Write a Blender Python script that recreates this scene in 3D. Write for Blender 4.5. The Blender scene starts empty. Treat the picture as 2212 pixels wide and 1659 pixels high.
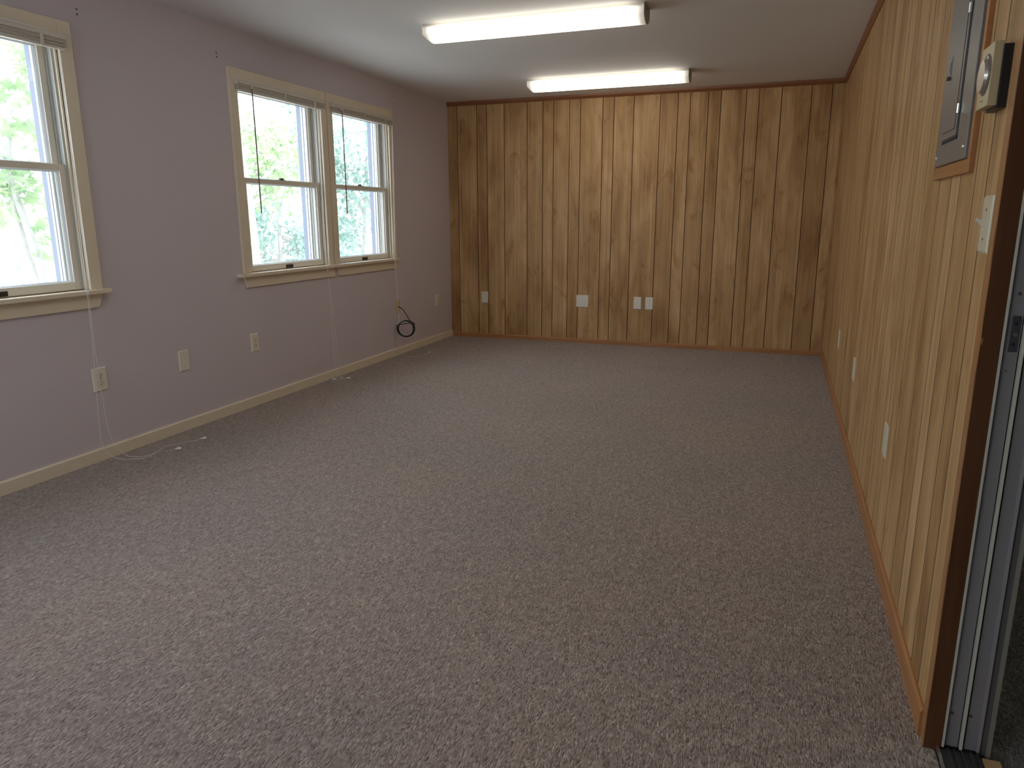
import bpy, bmesh, math, random
from mathutils import Vector, Matrix

scene = bpy.context.scene
COL = scene.collection
W, H = 3.608, 2.32          # room width (x) and ceiling height (z); far wall at y = 0, window wall at x = 0
YB = -8.6                   # wall behind the camera
PI = math.pi

# ------------------------------------------------------------------ camera
cd = bpy.data.cameras.new('camera')
cam = bpy.data.objects.new('camera', cd)
COL.objects.link(cam)
yaw, pit, rol = 0.351258488, 0.224334862, -0.00328109754
F = Vector((-math.sin(yaw) * math.cos(pit), math.cos(yaw) * math.cos(pit), -math.sin(pit)))
R0 = Vector((math.cos(yaw), math.sin(yaw), 0))
U0 = R0.cross(F)
R = math.cos(rol) * R0 + math.sin(rol) * U0
U = -math.sin(rol) * R0 + math.cos(rol) * U0
M = Matrix((R, U, -F)).transposed().to_4x4()
M.translation = Vector((3.2097, -6.92587, 1.20601))
cam.matrix_world = M
cd.sensor_width = 36
cd.lens = 36 * 1569.166 / 2212
cd.clip_start = 0.02
scene.camera = cam

# ------------------------------------------------------------------ view, sky, sun
scene.view_settings.view_transform = 'Standard'
scene.view_settings.look = 'None'
scene.view_settings.gamma = 1
scene.view_settings.use_curve_mapping = False
scene.view_settings.exposure = 0.0
scene.cycles.use_denoising = True
scene.cycles.max_bounces = 10
scene.cycles.diffuse_bounces = 6
scene.cycles.transparent_max_bounces = 16
scene.cycles.caustics_reflective = False
scene.cycles.caustics_refractive = False
scene.cycles.sample_clamp_indirect = 4.0

world = bpy.data.worlds.new('overcast_sky')
scene.world = world
world.use_nodes = True
wn = world.node_tree.nodes
bg = wn['Background']
bg.inputs['Color'].default_value = (0.85, 0.90, 1.0, 1)
bg.inputs['Strength'].default_value = 5.2

sd = bpy.data.lights.new('sun', 'SUN')
sd.energy = 12.0
sd.angle = math.radians(1.5)
sd.color = (1.0, 0.96, 0.86)
sun = bpy.data.objects.new('sun', sd)
COL.objects.link(sun)
sun.rotation_euler = Vector((-0.62, -0.16, -0.75)).to_track_quat('-Z', 'Y').to_euler()

TUBE = 5.6                 # radiance of the fluorescent lenses

# ------------------------------------------------------------------ material helpers
def mat(name):
    m = bpy.data.materials.new(name)
    m.use_nodes = True
    nt = m.node_tree
    return m, nt, nt.nodes['Principled BSDF']

def plain(name, col, rough=0.5, metal=0.0, spec=0.5, noise=0.0, nscale=30.0, bump=0.0):
    m, nt, b = mat(name)
    b.inputs['Base Color'].default_value = (*col, 1)
    b.inputs['Roughness'].default_value = rough
    b.inputs['Metallic'].default_value = metal
    b.inputs['Specular IOR Level'].default_value = spec
    if noise or bump:
        tc = nt.nodes.new('ShaderNodeTexCoord')
        n = nt.nodes.new('ShaderNodeTexNoise')
        n.inputs['Scale'].default_value = nscale
        n.inputs['Detail'].default_value = 5
        nt.links.new(tc.outputs['Object'], n.inputs['Vector'])
        if noise:
            r = nt.nodes.new('ShaderNodeMix')
            r.data_type = 'RGBA'
            r.inputs[6].default_value = (*[c * (1 - noise) for c in col], 1)
            r.inputs[7].default_value = (*[min(1, c * (1 + noise)) for c in col], 1)
            nt.links.new(n.outputs['Fac'], r.inputs[0])
            nt.links.new(r.outputs[2], b.inputs['Base Color'])
        if bump:
            bp = nt.nodes.new('ShaderNodeBump')
            bp.inputs['Strength'].default_value = bump
            bp.inputs['Distance'].default_value = 0.002
            nt.links.new(n.outputs['Fac'], bp.inputs['Height'])
            nt.links.new(bp.outputs['Normal'], b.inputs['Normal'])
    return m

def node(nt, kind, **kw):
    n = nt.nodes.new(kind)
    for k, v in kw.items():
        setattr(n, k, v)
    return n

def mapping(nt, scale, coord='Object', loc=(0, 0, 0)):
    tc = nt.nodes.new('ShaderNodeTexCoord')
    mp = nt.nodes.new('ShaderNodeMapping')
    mp.inputs['Scale'].default_value = scale
    mp.inputs['Location'].default_value = loc
    nt.links.new(tc.outputs[coord], mp.inputs['Vector'])
    return mp

def ramp(nt, stops):
    r = nt.nodes.new('ShaderNodeValToRGB')
    e = r.color_ramp.elements
    while len(e) < len(stops):
        e.new(0.5)
    for i, (p, c) in enumerate(stops):
        e[i].position = p
        e[i].color = (*c, 1)
    return r

# paneling: printed light wood, one tone per plank, long grain, cloudy brown figure and knots
def paneling_material():
    m, nt, b = mat('wood_paneling')
    L = nt.links
    at = node(nt, 'ShaderNodeAttribute', attribute_name='tone')
    tc = node(nt, 'ShaderNodeTexCoord')
    off = node(nt, 'ShaderNodeVectorMath', operation='SCALE')
    off.inputs[0].default_value = (3.1, 5.7, 9.3)
    L.new(at.outputs['Fac'], off.inputs['Scale'])
    add = node(nt, 'ShaderNodeVectorMath', operation='ADD')
    L.new(tc.outputs['Object'], add.inputs[0])
    L.new(off.outputs[0], add.inputs[1])
    def noise(scale, sc, detail, dist=0.0):
        mp = node(nt, 'ShaderNodeMapping')
        mp.inputs['Scale'].default_value = scale
        L.new(add.outputs[0], mp.inputs['Vector'])
        n = node(nt, 'ShaderNodeTexNoise')
        n.inputs['Scale'].default_value = sc
        n.inputs['Detail'].default_value = detail
        n.inputs['Distortion'].default_value = dist
        L.new(mp.outputs[0], n.inputs['Vector'])
        return n
    cloud = noise((1, 1, 0.30), 5.5, 4, 0.6)
    grain = noise((1, 1, 0.022), 120, 3)
    fine = noise((1, 1, 0.012), 40, 2)
    knot = noise((1, 1, 0.42), 9.0, 5, 1.2)
    base = ramp(nt, [(0.30, (0.345, 0.198, 0.086)), (0.48, (0.485, 0.303, 0.144)), (0.70, (0.60, 0.403, 0.213))])
    L.new(cloud.outputs['Fac'], base.inputs[0])
    gr = ramp(nt, [(0.30, (0.80, 0.76, 0.70)), (0.62, (1.06, 1.06, 1.06))])
    L.new(grain.outputs['Fac'], gr.inputs[0])
    m1 = node(nt, 'ShaderNodeMix', data_type='RGBA', blend_type='MULTIPLY')
    m1.inputs[0].default_value = 0.75
    L.new(base.outputs[0], m1.inputs[6]); L.new(gr.outputs[0], m1.inputs[7])
    fr = ramp(nt, [(0.35, (0.86, 0.80, 0.72)), (0.6, (1.04, 1.05, 1.06))])
    L.new(fine.outputs['Fac'], fr.inputs[0])
    m2 = node(nt, 'ShaderNodeMix', data_type='RGBA', blend_type='MULTIPLY')
    m2.inputs[0].default_value = 0.8
    L.new(m1.outputs[2], m2.inputs[6]); L.new(fr.outputs[0], m2.inputs[7])
    kr = ramp(nt, [(0.58, (1, 1, 1)), (0.72, (0.74, 0.62, 0.47))])
    L.new(knot.outputs['Fac'], kr.inputs[0])
    m3 = node(nt, 'ShaderNodeMix', data_type='RGBA', blend_type='MULTIPLY')
    m3.inputs[0].default_value = 0.85
    L.new(m2.outputs[2], m3.inputs[6]); L.new(kr.outputs[0], m3.inputs[7])
    tr = ramp(nt, [(0.0, (0.84, 0.80, 0.75)), (0.5, (0.97, 0.95, 0.92)), (1.0, (1.10, 1.12, 1.15))])
    L.new(at.outputs['Fac'], tr.inputs[0])
    m4 = node(nt, 'ShaderNodeMix', data_type='RGBA', blend_type='MULTIPLY')
    m4.inputs[0].default_value = 1.0
    L.new(m3.outputs[2], m4.inputs[6]); L.new(tr.outputs[0], m4.inputs[7])
    L.new(m4.outputs[2], b.inputs['Base Color'])
    b.inputs['Roughness'].default_value = 0.5
    b.inputs['Specular IOR Level'].default_value = 0.25
    return m

def trim_wood(name, c0, c1, vertical):
    m, nt, b = mat(name)
    mp = mapping(nt, (1, 1, 0.05) if vertical else (0.05, 0.05, 1))
    n = node(nt, 'ShaderNodeTexNoise')
    n.inputs['Scale'].default_value = 60
    n.inputs['Detail'].default_value = 4
    nt.links.new(mp.outputs[0], n.inputs['Vector'])
    r = ramp(nt, [(0.3, c0), (0.7, c1)])
    nt.links.new(n.outputs['Fac'], r.inputs[0])
    nt.links.new(r.outputs[0], b.inputs['Base Color'])
    b.inputs['Roughness'].default_value = 0.4
    return m

def carpet_material(name, cols, scale=1.0):
    m, nt, b = mat(name)
    L = nt.links
    # colour flecks of the twisted yarn, drawn out along the rows (y)
    mpa = mapping(nt, (320 * scale, 105 * scale, 100))
    v = node(nt, 'ShaderNodeTexVoronoi', feature='F1')
    v.inputs['Scale'].default_value = 1.0
    v.inputs['Randomness'].default_value = 1.0
    n0 = node(nt, 'ShaderNodeTexNoise'); n0.inputs['Scale'].default_value = 0.35; n0.inputs['Detail'].default_value = 2
    L.new(mpa.outputs[0], n0.inputs['Vector'])
    mixv = node(nt, 'ShaderNodeMix', data_type='VECTOR')
    mixv.inputs[0].default_value = 0.5
    L.new(mpa.outputs[0], mixv.inputs[4])
    addv = node(nt, 'ShaderNodeVectorMath', operation='ADD')
    L.new(mpa.outputs[0], addv.inputs[0]); L.new(n0.outputs['Color'], addv.inputs[1])
    L.new(addv.outputs[0], v.inputs['Vector'])
    sep = node(nt, 'ShaderNodeSeparateColor')
    L.new(v.outputs['Color'], sep.inputs[0])
    r = ramp(nt, [(0.0, cols[0]), (0.22, cols[1]), (0.55, cols[2]), (0.82, cols[3]), (1.0, cols[4])])
    L.new(sep.outputs[0], r.inputs[0])
    # broader mottling
    mpb = mapping(nt, (1, 0.6, 1))
    n1 = node(nt, 'ShaderNodeTexNoise'); n1.inputs['Scale'].default_value = 45; n1.inputs['Detail'].default_value = 6; n1.inputs['Roughness'].default_value = 0.65
    L.new(mpb.outputs[0], n1.inputs['Vector'])
    r1 = ramp(nt, [(0.32, (0.80, 0.78, 0.77)), (0.5, (1, 1, 1)), (0.68, (1.18, 1.17, 1.15))])
    L.new(n1.outputs['Fac'], r1.inputs[0])
    mu = node(nt, 'ShaderNodeMix', data_type='RGBA', blend_type='MULTIPLY'); mu.inputs[0].default_value = 1
    L.new(r.outputs[0], mu.inputs[6]); L.new(r1.outputs[0], mu.inputs[7])
    n2 = node(nt, 'ShaderNodeTexNoise'); n2.inputs['Scale'].default_value = 1.3; n2.inputs['Detail'].default_value = 3
    mpc = mapping(nt, (1, 1, 1))
    L.new(mpc.outputs[0], n2.inputs['Vector'])
    r2 = ramp(nt, [(0.35, (0.95, 0.97, 0.98)), (0.65, (1.05, 1.03, 1.01))])
    L.new(n2.outputs['Fac'], r2.inputs[0])
    mu2 = node(nt, 'ShaderNodeMix', data_type='RGBA', blend_type='MULTIPLY'); mu2.inputs[0].default_value = 1
    L.new(mu.outputs[2], mu2.inputs[6]); L.new(r2.outputs[0], mu2.inputs[7])
    L.new(mu2.outputs[2], b.inputs['Base Color'])
    b.inputs['Roughness'].default_value = 0.95
    b.inputs['Specular IOR Level'].default_value = 0.1
    b.inputs['Sheen Weight'].default_value = 0.25
    b.inputs['Sheen Roughness'].default_value = 0.5
    add = node(nt, 'ShaderNodeMath', operation='ADD')
    L.new(v.outputs['Distance'], add.inputs[0]); L.new(n1.outputs['Fac'], add.inputs[1])
    bp = node(nt, 'ShaderNodeBump', invert=True)
    bp.inputs['Strength'].default_value = 0.5
    bp.inputs['Distance'].default_value = 0.004
    L.new(add.outputs[0], bp.inputs['Height'])
    L.new(bp.outputs['Normal'], b.inputs['Normal'])
    return m

def pane_material():
    m = bpy.data.materials.new('window_glass')
    m.use_nodes = True
    nt = m.node_tree
    nt.nodes.remove(nt.nodes['Principled BSDF'])
    out = nt.nodes['Material Output']
    tr = node(nt, 'ShaderNodeBsdfTransparent'); tr.inputs[0].default_value = (0.93, 0.96, 0.96, 1)
    gl = node(nt, 'ShaderNodeBsdfGlossy'); gl.inputs['Roughness'].default_value = 0.02
    df = node(nt, 'ShaderNodeBsdfTranslucent'); df.inputs[0].default_value = (0.9, 0.95, 1, 1)
    fr = node(nt, 'ShaderNodeFresnel'); fr.inputs['IOR'].default_value = 1.25
    a = node(nt, 'ShaderNodeMixShader'); b = node(nt, 'ShaderNodeMixShader')
    b.inputs[0].default_value = 0.02     # white veil imitating glare and haze over the view
    ge = node(nt, 'ShaderNodeNewGeometry')
    iv = node(nt, 'ShaderNodeMath', operation='SUBTRACT'); iv.inputs[0].default_value = 1.0
    ml = node(nt, 'ShaderNodeMath', operation='MULTIPLY')
    nt.links.new(ge.outputs['Backfacing'], iv.inputs[1])
    nt.links.new(iv.outputs[0], ml.inputs[0]); nt.links.new(fr.outputs[0], ml.inputs[1])
    nt.links.new(ml.outputs[0], a.inputs[0])
    nt.links.new(tr.outputs[0], a.inputs[1]); nt.links.new(gl.outputs[0], a.inputs[2])
    nt.links.new(a.outputs[0], b.inputs[1]); nt.links.new(df.outputs[0], b.inputs[2])
    nt.links.new(b.outputs[0], out.inputs[0])
    return m

def leaf_material(name, c0, c1):
    m = bpy.data.materials.new(name)
    m.use_nodes = True
    nt = m.node_tree
    nt.nodes.remove(nt.nodes['Principled BSDF'])
    out = nt.nodes['Material Output']
    mp = mapping(nt, (1, 1, 1))
    n = node(nt, 'ShaderNodeTexNoise'); n.inputs['Scale'].default_value = 2.5; n.inputs['Detail'].default_value = 4
    nt.links.new(mp.outputs[0], n.inputs['Vector'])
    r = ramp(nt, [(0.35, c0), (0.65, c1)])
    nt.links.new(n.outputs['Fac'], r.inputs[0])
    d = node(nt, 'ShaderNodeBsdfDiffuse'); t = node(nt, 'ShaderNodeBsdfTranslucent'); mx = node(nt, 'ShaderNodeMixShader')
    mx.inputs[0].default_value = 0.45
    nt.links.new(r.outputs[0], d.inputs[0]); nt.links.new(r.outputs[0], t.inputs[0])
    nt.links.new(d.outputs[0], mx.inputs[1]); nt.links.new(t.outputs[0], mx.inputs[2])
    nt.links.new(mx.outputs[0], out.inputs[0])
    return m

def lens_material():
    # white acrylic wrap glowing from the tubes inside it; the tubes stop short of both ends
    m = bpy.data.materials.new('lit_lens')
    m.use_nodes = True
    nt = m.node_tree
    L = nt.links
    b = nt.nodes['Principled BSDF']
    b.inputs['Base Color'].default_value = (0.85, 0.83, 0.76, 1)
    b.inputs['Roughness'].default_value = 0.3
    tc = node(nt, 'ShaderNodeTexCoord')
    sp = node(nt, 'ShaderNodeSeparateXYZ')
    L.new(tc.outputs['Object'], sp.inputs[0])
    ab = node(nt, 'ShaderNodeMath', operation='ABSOLUTE')
    L.new(sp.outputs[0], ab.inputs[0])
    mr = node(nt, 'ShaderNodeMapRange', interpolation_type='SMOOTHSTEP')
    mr.inputs['From Min'].default_value = 0.52
    mr.inputs['From Max'].default_value = 0.645
    mr.inputs['To Min'].default_value = 1.0
    mr.inputs['To Max'].default_value = 0.05
    L.new(ab.outputs[0], mr.inputs['Value'])
    # the sides of the wrap beside the metal pan get less of the tubes' light
    mz = node(nt, 'ShaderNodeMapRange', interpolation_type='SMOOTHSTEP')
    mz.inputs['From Min'].default_value = -0.024
    mz.inputs['From Max'].default_value = -0.012
    mz.inputs['To Min'].default_value = 1.0
    mz.inputs['To Max'].default_value = 0.12
    L.new(sp.outputs[2], mz.inputs['Value'])
    mm = node(nt, 'ShaderNodeMath', operation='MULTIPLY')
    L.new(mr.outputs[0], mm.inputs[0]); L.new(mz.outputs[0], mm.inputs[1])
    mu = node(nt, 'ShaderNodeMath', operation='MULTIPLY'); mu.inputs[1].default_value = TUBE
    L.new(mm.outputs[0], mu.inputs[0])
    b.inputs['Emission Color'].default_value = (1.0, 0.92, 0.77, 1)
    L.new(mu.outputs[0], b.inputs['Emission Strength'])
    return m

MT = {}
MT['panel'] = paneling_material()
MT['groove'] = plain('panel_groove', (0.10, 0.045, 0.018), 0.7)
MT['trim_dark'] = trim_wood('stained_trim', (0.20, 0.070, 0.024), (0.27, 0.102, 0.036), False)
MT['trim_orange'] = trim_wood('varnished_trim', (0.34, 0.145, 0.05), (0.44, 0.205, 0.078), False)
MT['trim_vert'] = trim_wood('varnished_casing', (0.30, 0.140, 0.050), (0.39, 0.190, 0.072), True)
MT['trim_brown'] = trim_wood('dark_brown_jamb', (0.085, 0.031, 0.010), (0.13, 0.050, 0.018), True)  # darker brown wood on the face turned into the opening
MT['lavender'] = plain('lavender_paint', (0.645, 0.595, 0.645), 0.6, spec=0.3, noise=0.02, nscale=3, bump=0.15)
MT['ceiling'] = plain('ceiling_paint', (0.78, 0.78, 0.795), 0.7, spec=0.2, noise=0.015, nscale=5, bump=0.1)
MT['cream'] = plain('cream_paint', (0.80, 0.715, 0.57), 0.42, noise=0.03, nscale=12)
MT['sash'] = plain('sash_paint', (0.80, 0.75, 0.65), 0.4)
MT['liner'] = plain('vinyl_liner', (0.50, 0.50, 0.47), 0.5)
MT['exterior'] = plain('exterior_paint', (0.20, 0.23, 0.31), 0.5)
MT['alu'] = plain('storm_frame_aluminium', (0.70, 0.73, 0.76), 0.4, metal=0.3)
MT['siding'] = plain('siding', (0.5, 0.5, 0.48), 0.7)
MT['glass'] = pane_material()
MT['bronze'] = plain('dark_bronze', (0.045, 0.035, 0.028), 0.45, metal=0.4)
MT['black'] = plain('black_plastic', (0.010, 0.010, 0.012), 0.4)
MT['cable'] = plain('black_cable', (0.012, 0.012, 0.013), 0.45)
MT['blind'] = plain('blind_slats', (0.60, 0.555, 0.48), 0.45)
MT['blind_rail'] = plain('blind_rail', (0.66, 0.62, 0.55), 0.35)
MT['rail_lip_glint'] = plain('rail_lip_glint', (0.85, 0.87, 0.84), 0.25)  # pale colour paints in the light caught on the headrail's lip
MT['wand'] = plain('blind_wand', (0.22, 0.16, 0.15), 0.3)  # brown-grey paints the backlit dark look of a clear plastic wand
MT['cord'] = plain('white_cord', (0.80, 0.80, 0.76), 0.7)
MT['tassel'] = plain('cord_tassel', (0.85, 0.85, 0.82), 0.35)
MT['ivory'] = plain('ivory_plate', (0.80, 0.755, 0.66), 0.35)
MT['ivory_old'] = plain('aged_ivory_plate', (0.62, 0.56, 0.415), 0.35)
MT['ivory2'] = plain('ivory_device', (0.72, 0.67, 0.57), 0.35)
MT['white_plate'] = plain('white_plate', (0.74, 0.70, 0.61), 0.35)
MT['yellow_plate'] = plain('yellowed_plate', (0.62, 0.47, 0.22), 0.4)
MT['slot'] = plain('dark_slot', (0.05, 0.04, 0.035), 0.6)
MT['screw'] = plain('screw_head', (0.55, 0.52, 0.45), 0.3, metal=0.8)
MT['steel'] = plain('grey_enamel', (0.20, 0.195, 0.19), 0.33, metal=0.15)
MT['chrome'] = plain('bright_metal', (0.75, 0.76, 0.74), 0.2, metal=0.9)
MT['beige'] = plain('beige_plastic', (0.50, 0.42, 0.25), 0.4)
MT['dial'] = plain('brushed_dial', (0.62, 0.60, 0.55), 0.28, metal=0.85)
MT['recess'] = plain('brown_recess', (0.10, 0.075, 0.055), 0.5)
MT['jamb_grey'] = plain('grey_jamb', (0.30, 0.285, 0.288), 0.38, metal=0.15, noise=0.05, nscale=6)
MT['jamb_light'] = plain('light_jamb_edge', (0.62, 0.62, 0.52), 0.45)
MT['jamb_lip'] = plain('worn_lip', (0.33, 0.315, 0.32), 0.4)
MT['jamb_tan'] = plain('tan_edge', (0.27, 0.25, 0.20), 0.5)
MT['jamb_dark'] = plain('dark_jamb', (0.12, 0.12, 0.12), 0.5)
MT['gap'] = plain('gasket', (0.010, 0.008, 0.018), 0.7)
MT['plate_grey'] = plain('tarnished_plate', (0.11, 0.11, 0.12), 0.35, metal=0.5)
MT['track'] = plain('track_metal', (0.10, 0.098, 0.10), 0.35, metal=0.5)
MT['threshold'] = trim_wood('pale_threshold', (0.42, 0.27, 0.12), (0.52, 0.35, 0.17), False)
MT['pan'] = plain('fixture_pan', (0.62, 0.60, 0.56), 0.4)
MT['endcap'] = plain('fixture_end', (0.33, 0.315, 0.29), 0.5)
MT['lens'] = lens_material()
MT['bark'] = plain('bark', (0.46, 0.44, 0.42), 0.9, noise=0.25, nscale=8, bump=0.6)
MT['bounce_ground'] = plain('pale_bounce_ground', (0.50, 0.49, 0.47), 0.9, noise=0.2, nscale=4)  # pale, neutral colour chosen to reflect daylight upward
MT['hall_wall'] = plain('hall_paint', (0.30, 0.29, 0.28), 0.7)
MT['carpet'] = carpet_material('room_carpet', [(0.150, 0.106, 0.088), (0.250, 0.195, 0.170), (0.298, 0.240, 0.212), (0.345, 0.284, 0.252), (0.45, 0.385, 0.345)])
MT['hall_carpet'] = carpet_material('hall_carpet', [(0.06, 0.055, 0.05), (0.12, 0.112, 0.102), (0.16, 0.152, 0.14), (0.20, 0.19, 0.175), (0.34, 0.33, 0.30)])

# ------------------------------------------------------------------ mesh helpers
class MB:
    def __init__(self):
        self.bm = bmesh.new()
    def box(self, a, b, bevel=0.0):
        x0, y0, z0 = [min(p, q) for p, q in zip(a, b)]
        x1, y1, z1 = [max(p, q) for p, q in zip(a, b)]
        v = [self.bm.verts.new(c) for c in ((x0, y0, z0), (x1, y0, z0), (x1, y1, z0), (x0, y1, z0), (x0, y0, z1), (x1, y0, z1), (x1, y1, z1), (x0, y1, z1))]
        fs = [self.bm.faces.new([v[i] for i in f]) for f in ((3, 2, 1, 0), (4, 5, 6, 7), (0, 1, 5, 4), (1, 2, 6, 5), (2, 3, 7, 6), (3, 0, 4, 7))]
        if bevel:
            es = list({e for f in fs for e in f.edges})
            bmesh.ops.bevel(self.bm, geom=es, offset=bevel, segments=2, affect='EDGES', profile=0.6)
        return self
    def prism(self, pts, axis, a, b, cap=True):
        """pts: polygon in the plane normal to axis (the other two axes in xyz order); swept from a to b"""
        def P(p, t):
            q = list(p)
            q.insert(axis, t)
            return q
        lo = [self.bm.verts.new(P(p, a)) for p in pts]
        hi = [self.bm.verts.new(P(p, b)) for p in pts]
        n = len(pts)
        for i in range(n):
            self.bm.faces.new((lo[i], lo[(i + 1) % n], hi[(i + 1) % n], hi[i]))
        if cap:
            self.bm.faces.new(lo[::-1])
            self.bm.faces.new(hi)
        return self
    def cyl(self, c, axis, r, h, seg=20, r2=None):
        r2 = r if r2 is None else r2
        lo, hi = [], []
        for i in range(seg):
            t = 2 * PI * i / seg
            for lst, rr, d in ((lo, r, 0), (hi, r2, h)):
                q = [rr * math.cos(t), rr * math.sin(t)]
                q.insert(axis, d)
                lst.append(self.bm.verts.new([c[k] + q[k] for k in range(3)]))
        for i in range(seg):
            self.bm.faces.new((lo[i], lo[(i + 1) % seg], hi[(i + 1) % seg], hi[i]))
        self.bm.faces.new(lo[::-1])
        self.bm.faces.new(hi)
        return self
    def tube(self, pts, r, seg=8, closed=False, radii=None):
        pts = [Vector(p) for p in pts]
        rings = []
        up = Vector((0.13, 0.27, 1)).normalized()
        for i, p in enumerate(pts):
            t = (pts[min(i + 1, len(pts) - 1)] - pts[max(i - 1, 0)])
            t = t.normalized() if t.length > 1e-9 else Vector((0, 0, 1))
            a = up - t * up.dot(t)
            if a.length < 1e-3:
                a = Vector((1, 0, 0)) - t * t.x
            a.normalize()
            up = a
            b = t.cross(a)
            rr = radii[i] if radii else r
            rings.append([self.bm.verts.new(p + rr * (math.cos(2 * PI * k / seg) * a + math.sin(2 * PI * k / seg) * b)) for k in range(seg)])
        for q0, q1 in zip(rings, rings[1:]):
            for k in range(seg):
                self.bm.faces.new((q0[k], q0[(k + 1) % seg], q1[(k + 1) % seg], q1[k]))
        self.bm.faces.new(rings[0][::-1])
        self.bm.faces.new(rings[-1])
        return self
    def build(self, name, material, parent=None, smooth=False, origin=None):
        bmesh.ops.recalc_face_normals(self.bm, faces=self.bm.faces)
        me = bpy.data.meshes.new(name)
        o = Vector(origin) if origin is not None else (parent_origin(parent) if parent else Vector((0, 0, 0)))
        bmesh.ops.translate(self.bm, verts=self.bm.verts, vec=-o)
        self.bm.to_mesh(me)
        self.bm.free()
        me.materials.append(material)
        if smooth:
            for p in me.polygons:
                p.use_smooth = True
        ob = bpy.data.objects.new(name, me)
        COL.objects.link(ob)
        if parent is not None:
            ob.parent = parent
            ob.location = o - parent_origin(parent)
        else:
            ob.location = o
        return ob

def parent_origin(o):
    v = Vector((0, 0, 0))
    while o is not None:
        v += o.location
        o = o.parent
    return v

def spline(pts, n=8):
    """Catmull-Rom through pts"""
    P = [Vector(p) for p in pts]
    P = [2 * P[0] - P[1]] + P + [2 * P[-1] - P[-2]]
    out = []
    for i in range(1, len(P) - 2):
        a, b, c, d = P[i - 1:i + 3]
        for k in range(n):
            t = k / n
            out.append(0.5 * ((2 * b) + (c - a) * t + (2 * a - 5 * b + 4 * c - d) * t * t + (3 * b - a - 3 * c + d) * t ** 3))
    out.append(P[-2])
    return out

def empty(name, loc):
    o = bpy.data.objects.new(name, None)
    o.empty_display_size = 0.05
    o.location = loc
    COL.objects.link(o)
    return o

def thing(name, loc, label, cat, group=None):
    o = empty(name, loc)
    tag(o, label, cat, group)
    return o

def tag(o, label, cat, group=None):
    o['label'] = label
    o['category'] = cat
    if group:
        o['group'] = group
    return o

def struct(o):
    o['kind'] = 'structure'
    return o

# ------------------------------------------------------------------ room shell
MB().box((-0.14, YB - 0.14, -0.2), (W + 0.02, 0.14, 0)).build('floor', MT['carpet'])['kind'] = 'structure'
MB().box((-0.14, YB - 0.14, H), (W + 0.125, 0.14, H + 0.2)).build('ceiling', MT['ceiling'])['kind'] = 'structure'

OZ0, OZ1 = 0.868, 2.032
WIN = [(1, -5.190, -4.187), (2, -3.137, -2.130), (3, -2.122, -1.150), (4, -6.200, -5.200)]
CW = 0.068
opens = sorted((y0 + CW - 0.012, y1 - CW + 0.012) for _, y0, y1 in WIN)
mb = MB()
y = YB - 0.14
for a, b in opens:
    mb.box((-0.14, y, 0), (0, a, H))
    mb.box((-0.14, a, 0), (0, b, OZ0 - 0.025))
    mb.box((-0.14, a, OZ1 + 0.012), (0, b, H))
    y = b
mb.box((-0.14, y, 0), (0, 0.14, H))
wall_left = struct(mb.build('wall_left', MT['lavender']))
for yy, z0, z1 in ((-4.123, 2.174, 2.152), (-3.204, 2.160, 2.138), (-1.090, 2.167, 2.136)):
    for zz in (z0, z1):
        MB().cyl((-0.001, yy, zz), 0, 0.0042, 0.0025, 12).build('screw_hole', MT['slot'], wall_left)

PATTERN = [0.0, 0.106, 0.316, 0.421, 0.603, 0.838, 0.996, 1.102]
PERIOD = 1.2575

def paneling(name, u0, u1, starts_from, put, z0=0.0, z1=H, seed=1):
    """put(u, d, z) -> xyz, d = depth behind the face; V-grooved planks, one 'tone' value per plank"""
    rnd = random.Random(seed)
    cuts = []
    k = math.floor((u0 - starts_from) / PERIOD) - 1
    while starts_from + k * PERIOD < u1:
        for q in PATTERN:
            c = starts_from + k * PERIOD + q
            if u0 + 0.006 < c < u1 - 0.006:
                cuts.append(c)
        k += 1
    edges = [u0] + cuts + [u1]
    verts, faces, tones, mi = [], [], [], []
    gw, gd = 0.0032, 0.0045
    tone_of = [0.35, 0.62, 0.45, 0.72, 0.55, 0.30, 0.80, 0.50, 0.66]
    def quad(ua, da, ub, db, tone, m):
        i = len(verts)
        verts.extend([put(ua, da, z0), put(ub, db, z0), put(ub, db, z1), put(ua, da, z1)])
        faces.append((i, i + 1, i + 2, i + 3))
        tones.append(tone)
        mi.append(m)
    for i in range(len(edges) - 1):
        a, b = edges[i], edges[i + 1]
        la = a + (gw if i else 0)
        rb = b - (gw if i < len(edges) - 2 else 0)
        tone = max(0.0, min(1.0, tone_of[i % 8] + rnd.uniform(-0.22, 0.22)))
        quad(la, 0, rb, 0, tone, 0)
        if i < len(edges) - 2:
            quad(rb, 0, b, gd, tone, 1)
            quad(b, gd, b + gw, 0, tone, 1)
    me = bpy.data.meshes.new(name)
    me.from_pydata(verts, [], faces)
    me.materials.append(MT['panel'])
    me.materials.append(MT['groove'])
    at = me.attributes.new('tone', 'FLOAT', 'FACE')
    for i, t in enumerate(tones):
        at.data[i].value = t
        me.polygons[i].material_index = mi[i]
    return me

def panel_wall(name, meshes, solid):
    """paneling faces plus the solid wall behind them, as one mesh"""
    bm = bmesh.new()
    lay = None
    for me in meshes:
        bm.from_mesh(me)
    for a, b in solid:
        mbx = MB()
        mbx.box(a, b)
        tmp = bpy.data.meshes.new('t')
        mbx.bm.to_mesh(tmp)
        mbx.bm.free()
        n0 = len(bm.faces)
        bm.from_mesh(tmp)
        bm.faces.ensure_lookup_table()
        for f in bm.faces[n0:]:
            f.material_index = 2
    out = bpy.data.meshes.new(name)
    bm.to_mesh(out)
    bm.free()
    for m in (MT['panel'], MT['groove'], MT['hall_wall']):
        out.materials.append(m)
    ob = bpy.data.objects.new(name, out)
    COL.objects.link(ob)
    return struct(ob)

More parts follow.
